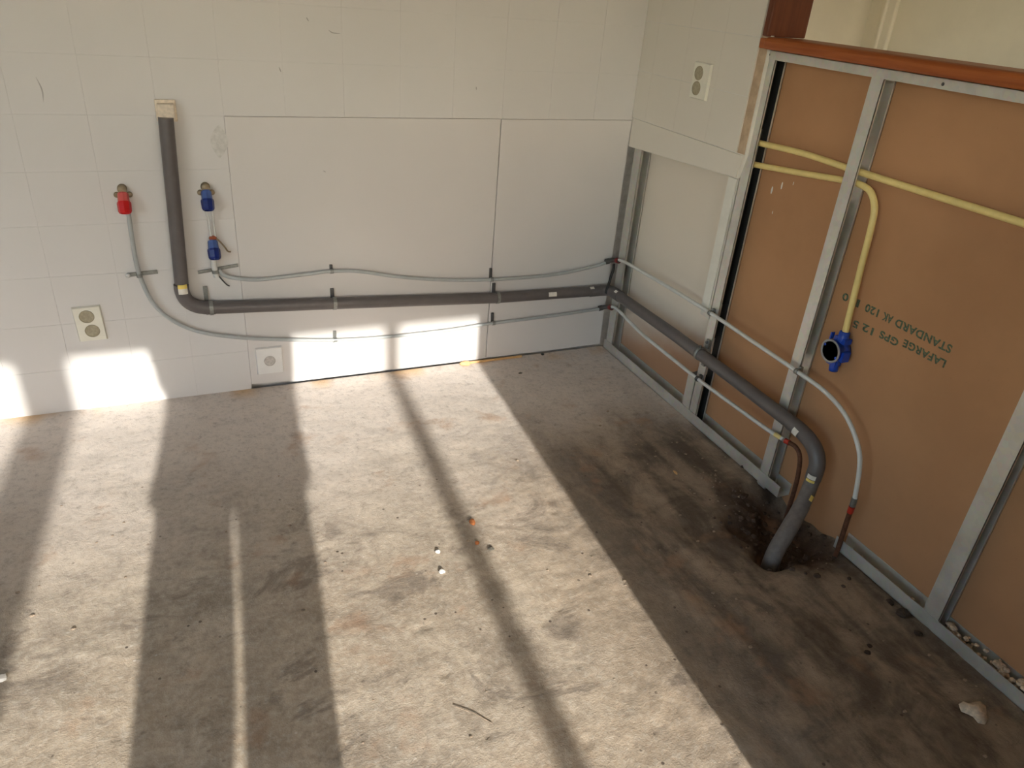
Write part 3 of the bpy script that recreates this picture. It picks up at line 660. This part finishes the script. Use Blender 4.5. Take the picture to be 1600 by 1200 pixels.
# ------------------------------------------------------------------ yellow conduits and blue box
def conduit(label, pts, k_=6): return tag(MB().tube(spline(pts, k_), .0096, 14).build('conduit', M['conduit']), label, 'conduit')
conduit('cream yellow conduit running straight across the brown board to the photo edge', [(.025, -.69, 1.088), (.025, -.742, 1.090), (.025, -.935, 1.099), (.025, -1.109, 1.097), (.025, -1.30, 1.096), (.025, -1.532, 1.096), (.025, -1.80, 1.096), (.025, -2.38, 1.096)])
conduit('cream yellow conduit bending down into the blue box', [(.025, -.69, 1.015), (.025, -.740, 1.020), (.025, -.942, 1.041), (.025, -1.117, 1.061), (.025, -1.180, 1.064), (.025, -1.222, 1.054), (.025, -1.249, 1.022), (.025, -1.260, .972), (.025, -1.269, .842), (.025, -1.284, .645)])
bx = thing('junction_box', 'blue round junction box hanging open under the yellow conduit', 'box', (.049, -1.276, .582))
Cb = (.0495, -1.276, .582)
MB().lathe(Cb, (-1, 0, 0), [(.026, 0), (.033, .004), (.0345, .02), (.0345, .050), (.0365, .050), (.0365, .053), (.031, .053), (.030, .05), (.030, .008), (0, .006)], 28).build('shell', M['blue_box'], bx)
MB().lathe((-.0037, -1.276, .582), (-1, 0, 0), [(.0372, 0), (.0372, .0014), (.0306, .0014), (.0306, 0)], 28).build('rim', plain('dusty_box_rim', (.30, .29, .30), .6), bx)
q = MB(); q.lathe((.025, -1.2835, .612), (0, .02, 1), [(.0155, 0), (.0165, .01), (.0155, .034), (.0105, .036)], 14); q.box((.012, -1.305, .612), (.040, -1.262, .628)); q.build('spout', M['blue_box'], bx)
q = MB(); q.lathe((.022, -1.283, .552), (0, -.1, -1), [(.0135, 0), (.0145, .024), (.0135, .036), (0, .036)], 12); q.box((.010, -1.295, .535), (.036, -1.262, .552)); q.build('spout', M['blue_box'], bx)
for a_, c_ in (((.004, -1.2555, .612), (.018, -1.2515, .634)), ((.008, -1.318, .560), (.036, -1.304, .592))): q = MB(); q.box(a_, c_); q.build('lug', M['blue_box'], bx)
for sy, sz in ((.026, .012), (-.026, -.012)):
    q = MB(); q.lathe((-.001, -1.276+sy, .582+sz), (-1, 0, 0), [(.0045, -.03), (.0045, .004), (.002, .005), (0, .004)], 8); q.build('screw_post', M['blue_box'], bx)

# ------------------------------------------------------------------ sockets
def holed(q, y, x0_, x1_, z0_, z1_, holes, m=32):
    """front face at y of a rectangle with round holes (stacked in z), each in its own cell"""
    hs = sorted(holes, key=lambda h: h[1]); cuts = [z0_]+[(hs[i][1]+hs[i+1][1])/2 for i in range(len(hs)-1)]+[z1_]
    for i, (hx, hz, r) in enumerate(hs):
        za, zb = cuts[i], cuts[i+1]; o_, c_ = [], []
        for k_ in range(m):
            a = 2*PI*(k_+.5)/m; dx, dz = math.cos(a), math.sin(a)
            tx = ((x1_-hx)/dx if dx > 0 else (x0_-hx)/dx); tz = ((zb-hz)/dz if dz > 0 else (za-hz)/dz); t = min(tx, tz)
            o_.append((hx+dx*t, y, hz+dz*t)); c_.append((hx+dx*r, y, hz+dz*r))
        q.add(o_+c_, [(k_, (k_+1) % m, m+(k_+1) % m, m+k_) for k_ in range(m)])
        for (cx, cz, sx_, sz_) in ((x0_, za, -1, -1), (x1_, za, 1, -1), (x1_, zb, 1, 1), (x0_, zb, -1, 1)):
            near = sorted(range(m), key=lambda k_: (o_[k_][0]-cx)**2+(o_[k_][2]-cz)**2)[:2]
            q.add([o_[near[0]], o_[near[1]], (cx, y, cz)], [(0, 1, 2)])
def socket(name, label, w_, h_, holes, place, plate_mat, well_mat, th=.011, rim=.0215, frame=None):
    t_ = thing(name, label, 'socket', (0, 0, 0))
    q = MB(); holed(q, -th, -w_/2, w_/2, -h_/2, h_/2, [(a, c_, rim) for a, c_ in holes])
    x_, z_ = w_/2, h_/2; e = .003
    vs = [(-x_, -th, -z_), (x_, -th, -z_), (x_, -th, z_), (-x_, -th, z_), (-x_-e, -.001, -z_-e), (x_+e, -.001, -z_-e), (x_+e, -.001, z_+e), (-x_-e, -.001, z_+e)]
    q.add(vs, [(0, 4, 5, 1), (1, 5, 6, 2), (2, 6, 7, 3), (3, 7, 4, 0)])
    pl = q.build('cover_plate', M[plate_mat], t_)
    if frame:
        q = MB(); q.box((frame[0], -.0006, frame[2]), (frame[1], -.006, frame[3])); q.build('backing_plate', M[plate_mat], t_, bevel=.0015)
    for a, c_ in holes:
        q = MB(); q.lathe((a, -th, c_), (0, 1, 0), [(rim+.0022, -.0001), (rim+.0016, -.0022), (rim-.0006, -.0018), (rim-.0014, .004), (rim-.002, .0094), (0, .0096)], 32)
        w0 = q.build('socket_well', M[well_mat], t_)
        for s_ in (-1, 1):
            q = MB(); q.lathe((a+s_*.0092, -th+.0093, c_+.001*s_), (0, -1, 0), [(.0038, 0), (.0038, .0008), (0, .0009)], 10); q.build('pin_hole', M['black'], w0)
            q = MB(); q.box((a-.0022, -th+.001, c_+s_*(rim-.003)), (a+.0022, -th+.0085, c_+s_*(rim-.0055))); q.build('earth_clip', M['steel_dark'], w0)
    t_.matrix_basis = place; return t_
T = Matrix.Translation
socket('double_socket', 'cream double socket low on the tiles, above the left sun patch', .083, .124, [(-.0035, .029), (.0035, -.026)], T((-2.112, 0, .338)) @ Matrix.Rotation(-.03, 4, 'Y'), 'cream_plastic', 'socket_tan')
socket('single_socket', 'white single socket just above the floor beside the sunlit patch', .094, .108, [(0, 0)], T((-1.524, 0, .119)), 'white_plastic', 'socket_pale', rim=.0195)
socket('double_socket', 'white double socket high on the tiled side wall by the wooden jamb', .090, .116, [(-.012, .025), (-.012, -.025)], T((-.0205, -.423, 1.240)) @ Matrix.Rotation(-PI/2, 4, 'Z'), 'cream_plastic', 'socket_tan')

# ------------------------------------------------------------------ loose bits on the floor
q = MB(); q.box((-.70, -.019, .001), (-.43, -.008, .009)); o = q.build('wooden_lath', M['lath'], bevel=.002); tag(o, 'raw wooden lath lying along the foot of the wall', 'lath')
q = MB(); q.lump((-.705, -.020, .007), .022, 4, (1.1, .8, .45)); tag(q.build('wood_chunk', M['lath']), 'orange chunk of wood at the sunlit end of the lath', 'wood')
def bit(name, label, x, y, r, mat, seed, sq=(1, 1, .7), group=None, cat='chip'):
    q = MB(); q.lump((x, y, FZ(x, y)+r*sq[2]*.7), r, seed, sq); return tag(q.build(name, M[mat]), label, cat, group)
bit('brick_chip', 'orange brick chip on the floor in the thin bar shadow', -1.056, -1.050, .012, 'chip_orange', 1, (.8, 1.2, .6))
bit('brick_chip', 'small reddish chip on the floor below the orange brick chip', -1.076, -1.145, .007, 'chip_orange', 2)
bit('grit_chip', 'dark crumpled chip on the floor beside the thin bar shadow', -1.046, -1.183, .008, 'chip_dark', 3, (1.3, .9, .6))
bit('mortar_chip', 'white mortar chip on the sunlit floor, upper of a pair', -1.200, -1.145, .0075, 'chip_white', 4)
bit('mortar_chip', 'white mortar chip on the sunlit floor, lower of a pair', -1.215, -1.228, .0085, 'chip_white', 5)
bit('mortar_chip', 'grey flake on the shaded floor at the photo edge, left', -2.285, -1.24, .012, 'chip_white', 6, (1, 1, .4))
bit('grit_chip', 'black bit on the floor near the foot of the big white panel', -.326, -.018, .006, 'black', 7, (1.5, 1, 1))
bit('grit_chip', 'dark bit on the floor just right of the sunlit edge near the wall', -.50, -.16, .007, 'chip_dark', 8, (1.4, .8, .5))
bit('grit_chip', 'brown splinter on the dirty floor below the studs', -.267, -1.012, .008, 'lath', 9, (.5, 1.6, .5))
sc = MB(); n_ = 14; vs = [(-.122, -2.11, FZ(-.122, -2.11)+.020)]
for i in range(n_):
    a = 2*PI*i/n_; rr = .030*(1+.22*math.sin(3*a+1)+.12*math.sin(7*a)); x, y = -.122+rr*1.1*math.cos(a), -2.11+rr*math.sin(a); vs.append((x, y, FZ(x, y)+.004+.004*math.sin(4*a)))
sc.add(vs, [(0, i+1, (i+1) % n_+1) for i in range(n_)], True); o = sc.build('paper_scrap', M['paper']); sd = o.modifiers.new('thickness', 'SOLIDIFY'); sd.thickness = .0015
tag(o, 'crumpled pale paper scrap on the dark floor near the channel', 'paper')
o = MB().tube([(-1.330, -1.665, FZ(-1.33, -1.665)+.004), (-1.29, -1.70, FZ(-1.29, -1.70)+.004), (-1.262, -1.735, FZ(-1.262, -1.735)+.002)], .0010, 6).build('twig', M['crumb_dark']); tag(o, 'thin dark twig lying on the sunlit floor', 'twig')
for i, (x, y, r_, lb) in enumerate(((-.022, -1.752, .013, 'dark lump in place of a hole against the floor channel, smaller of the two left of the last stud'), (-.028, -1.802, .017, 'dark lump in place of a hole against the floor channel, biggest one left of the last stud'),
        (-.045, -1.872, .010, 'dark lump in place of a hole on the floor straight below the foot of the last stud'), (-.208, -1.856, .008, 'dark lump in place of a hole out on the dirty floor, upper of a close pair'),
        (-.236, -1.873, .009, 'dark lump in place of a hole out on the dirty floor, lower of a close pair'), (-.155, -1.60, .010, 'dark lump in place of a hole on the floor just below the drain hole'))):
    bit('hole_lump', lb, x, y, r_, 'hole_spot', 40+i, (1.2, 1, .45), 'dark lumps in place of floor holes', 'hole_spot')  # flat dark lumps stand in for small holes in the floor
cr = MB(); rc = random.Random(11)
for i in range(150):
    y = rc.uniform(-2.46, -1.90); r = rc.uniform(.004, .011); x = rc.uniform(.002+r*1.35, .0465-r*1.35); cr.lump((x, y, .016+rc.random()*.030), r, i)
for i in range(46):
    y = rc.uniform(-1.86, -1.53); x = rc.uniform(.016, .034); cr.lump((x, y, .008+rc.random()*.006), rc.uniform(.004, .009), 400+i)
o = cr.build('mortar_gravel', M['crumb']); tag(o, 'sandy mortar gravel lying in the floor channel', 'gravel', kind='stuff')
cr = MB()
for i in range(170):
    x, y = rc.uniform(-.55, -.01), rc.uniform(-2.3, -.55)
    if i % 3 == 0: x = rc.uniform(-2.5, -.6)
    elif i % 3 == 1: x, y = rc.gauss(-.20, .10), rc.gauss(-.98, .16); x = min(x, -.02)
    r = rc.choice((.002, .0025, .003, .0045)); cr.lump((x, y, FZ(x, y)+r*.4), r, 900+i, (1.3, 1, .5))
o = cr.build('floor_crumbs', M['crumb_dark']); tag(o, 'tiny mortar crumbs scattered over the concrete floor', 'crumbs', kind='stuff')
cr = MB()
for i in range(150):
    x, y = rc.gauss(-.09, .085), rc.gauss(-1.36, .10); x = min(x, .04); r = rc.uniform(.003, .011); cr.lump((x, y, FZ(x, y)+r*.2), r, 1300+i)
o = cr.build('broken_concrete', plain('earthy_rubble', (.075, .05, .036), .95, var=.3, scale=60)); tag(o, 'dark earthy rubble around the drain hole', 'rubble', kind='stuff')

# ------------------------------------------------------------------ the person whose shadow falls on the floor
PXc, PYc = -1.858, -3.06
pe = thing('person', 'person in a dark coat standing in the sun, holding up a phone, legs slightly apart', 'person', (PXc, PYc, 0))
def W(p_): return (PXc+p_[0], PYc+p_[1], p_[2])
def loft(q, secs, n_=24):
    vs = []
    for (cx, cy, z, hx, hy) in secs:
        for k_ in range(n_):
            a = 2*PI*k_/n_; vs.append(W((cx+hx*math.cos(a), cy+hy*math.sin(a), z)))
    m_ = len(secs)
    q.add(vs, [(i*n_+k_, i*n_+(k_+1) % n_, (i+1)*n_+(k_+1) % n_, (i+1)*n_+k_) for i in range(m_-1) for k_ in range(n_)], True)
    q.add(vs[:n_], [tuple(range(n_-1, -1, -1))]); q.add(vs[-n_:], [tuple(range(n_))])
# body: head, neck, torso, arms and legs as one skinned surface
me = bpy.data.meshes.new('body')
bv_ = [((0, 0, 1.0), .09), ((0, .0, 1.12), .13), ((0, -.01, 1.32), .13), ((0, .0, 1.44), .07), ((0, .01, 1.51), .055), ((0, .02, 1.58), .075), ((0, .025, 1.65), .092), ((0, .015, 1.72), .08)]
be = [(0, 1), (1, 2), (2, 3), (3, 4), (4, 5), (5, 6), (6, 7)]
for s_ in (-1, 1):
    k0 = len(bv_); bv_ += [((s_*.15, -.01, 1.365), .045), ((s_*.180, .02, 1.25), .042), ((s_*.175, .09, 1.12), .042), ((s_*.12, .19, 1.28), .034), ((s_*.085, .245, 1.395), .026), ((s_*.075, .262, 1.435), .028)]
    be += [(2, k0)]+[(k0+i, k0+i+1) for i in range(5)]
    k1 = len(bv_); bv_ += [((s_*.118-.012, 0, .86), .07), ((s_*.112-.025, .01, .48), .058), ((s_*.118-.018, -.01, .09), .042), ((s_*.118-.018, .09, .04), .036)]
    be += [(0, k1)]+[(k1+i, k1+i+1) for i in range(3)]
me.from_pydata([W(v[0]) for v in bv_], be, []); me.materials.append(M['skin'])
body = bpy.data.objects.new('body', me); C.objects.link(body); body.parent = pe; body.matrix_parent_inverse = T((-PXc, -PYc, 0))
sm = body.modifiers.new('skin', 'SKIN'); sm.use_smooth_shade = True
for i, v in enumerate(bv_): me.skin_vertices[0].data[i].radius = (v[1], v[1]*(.8 if i < 4 else 1))
me.skin_vertices[0].data[0].use_root = True
ss = body.modifiers.new('subsurf', 'SUBSURF'); ss.levels = 1; ss.render_levels = 2
# face: nose, mouth, eyes, ears
q = MB(); q.lump(W((0, .115, 1.635)), .014, 1, (.8, 1.2, 1.6)); q.build('nose', M['skin'], pe)
q = MB(); q.lump(W((0, .100, 1.590)), .012, 2, (1.9, .6, .5)); q.build('mouth', plain('lips', (.45, .18, .15), .5), pe)
for s_ in (-1, 1):
    q = MB(); q.lathe(W((s_*.032, .098, 1.655)), (0, 1, 0), [(.012, 0), (.011, .006), (.005, .010), (0, .011)], 12); e = q.build('eye', M['white_plastic'], pe)
    q = MB(); q.lathe(W((s_*.032, .108, 1.655)), (0, 1, 0), [(.005, 0), (.004, .002), (0, .0025)], 10); q.build('pupil', M['black'], e)
    q = MB(); q.lump(W((s_*.094, .015, 1.645)), .030, 5, (.35, .6, 1)); q.build('ear', M['skin'], pe)
q = MB(); loft(q, [(0, -.02, 1.60, .085, .085), (0, -.02, 1.66, .104, .098), (0, -.005, 1.72, .102, .105), (0, 0, 1.765, .085, .092), (0, 0, 1.785, .05, .055)]); q.build('hair', M['hair'], pe)
q = MB(); loft(q, [(-.004, 0, .865, .249, .12), (-.002, 0, .90, .246, .125), (.004, 0, .97, .237, .13), (.012, 0, 1.05, .238, .135), (.016, 0, 1.15, .244, .14), (.016, -.01, 1.30, .246, .15), (0, -.01, 1.40, .19, .115), (0, 0, 1.455, .085, .085), (0, 0, 1.49, .07, .07)]); co = q.build('coat', M['coat'], pe)
for s_ in (-1, 1):
    q = MB(); q.tube([W(v) for v in spline([(s_*.13, -.01, 1.395), (s_*.18, .0, 1.33), (s_*.185, .02, 1.25), (s_*.172, .09, 1.13), (s_*.12, .19, 1.28), (s_*.088, .24, 1.385)], 5)], [.066]*3+[.070]*8+[.062]*6+[.055]*9, 14); q.build('sleeve', M['coat'], co)
q = MB()
loft(q, [(-.135, .0, .05, .062, .07), (-.142, .0, .28, .088, .09), (-.139, .0, .48, .102, .105), (-.1305, 0, .60, .110, .11), (-.125, 0, .72, .1115, .115), (-.121, 0, .80, .1105, .12), (-.115, 0, .86, .113, .12), (-.11, 0, .90, .115, .12)])
loft(q, [(.10, .0, .05, .062, .07), (.086, .0, .28, .085, .09), (.086, .0, .48, .098, .105), (.0965, 0, .60, .1015, .11), (.107, 0, .72, .108, .115), (.107, 0, .80, .107, .12), (.11, 0, .86, .112, .12), (.112, 0, .90, .113, .12)])
q.build('trousers', M['trousers'], pe)
for s_ in (-1, 1):
    q = MB(); dx = -.018; loft(q, [(s_*.12+dx, .055, .0, .050, .135), (s_*.12+dx, .055, .03, .053, .14), (s_*.12+dx, .04, .06, .048, .11), (s_*.12+dx, .0, .10, .045, .055)]); q.build('shoe', M['shoe'], pe)
# hands holding the phone just behind the lens
ph = thing('phone', 'black phone held up in both hands to take the photo', 'phone', (CAM[0], CAM[1]-.03, CAM[2]))
Rm3 = cam.matrix_world.to_3x3()
def PC(a, b_, c_): return Vector(CAM)+Rm3 @ Vector((a, b_, c_))
q = MB(); vs = [PC(x, y, z) for z in (.012, .021) for x, y in ((-.078, -.037), (.078, -.037), (.078, .037), (-.078, .037))]
q.add(vs, [(0, 3, 2, 1), (4, 5, 6, 7), (0, 1, 5, 4), (1, 2, 6, 5), (2, 3, 7, 6), (3, 0, 4, 7)]); q.build('phone_body', M['black'], ph, bevel=.003)
for s_ in (-1, 1):
    q = MB(); wr_ = Vector(W((s_*.075, .262, 1.435)))
    palm = PC(s_*.115, -.012, .045)
    q.tube([wr_, (wr_+palm)/2, palm, PC(s_*.108, .012, .035)], [.026, .030, .032, .020], 12)
    for i in range(4):
        yy = .030-.019*i; ln_ = (.9, 1.0, .95, .8)[i]
        q.tube(spline([PC(s_*.112, yy-.012, .036), PC(s_*.104, yy, .008), PC(s_*.090, yy, -.000), PC(s_*(.104-.034*ln_), yy, .003)], 4), [.0092]*6+[.0085]*4+[.007]*3, 8)
    q.tube(spline([PC(s_*.112, -.020, .050), PC(s_*.095, .004, .048), PC(s_*.078, .014, .036), PC(s_*.062, .018, .030)], 4), [.011]*6+[.0095]*4+[.008]*3, 8)
    q.build('hand', M['skin'], pe)
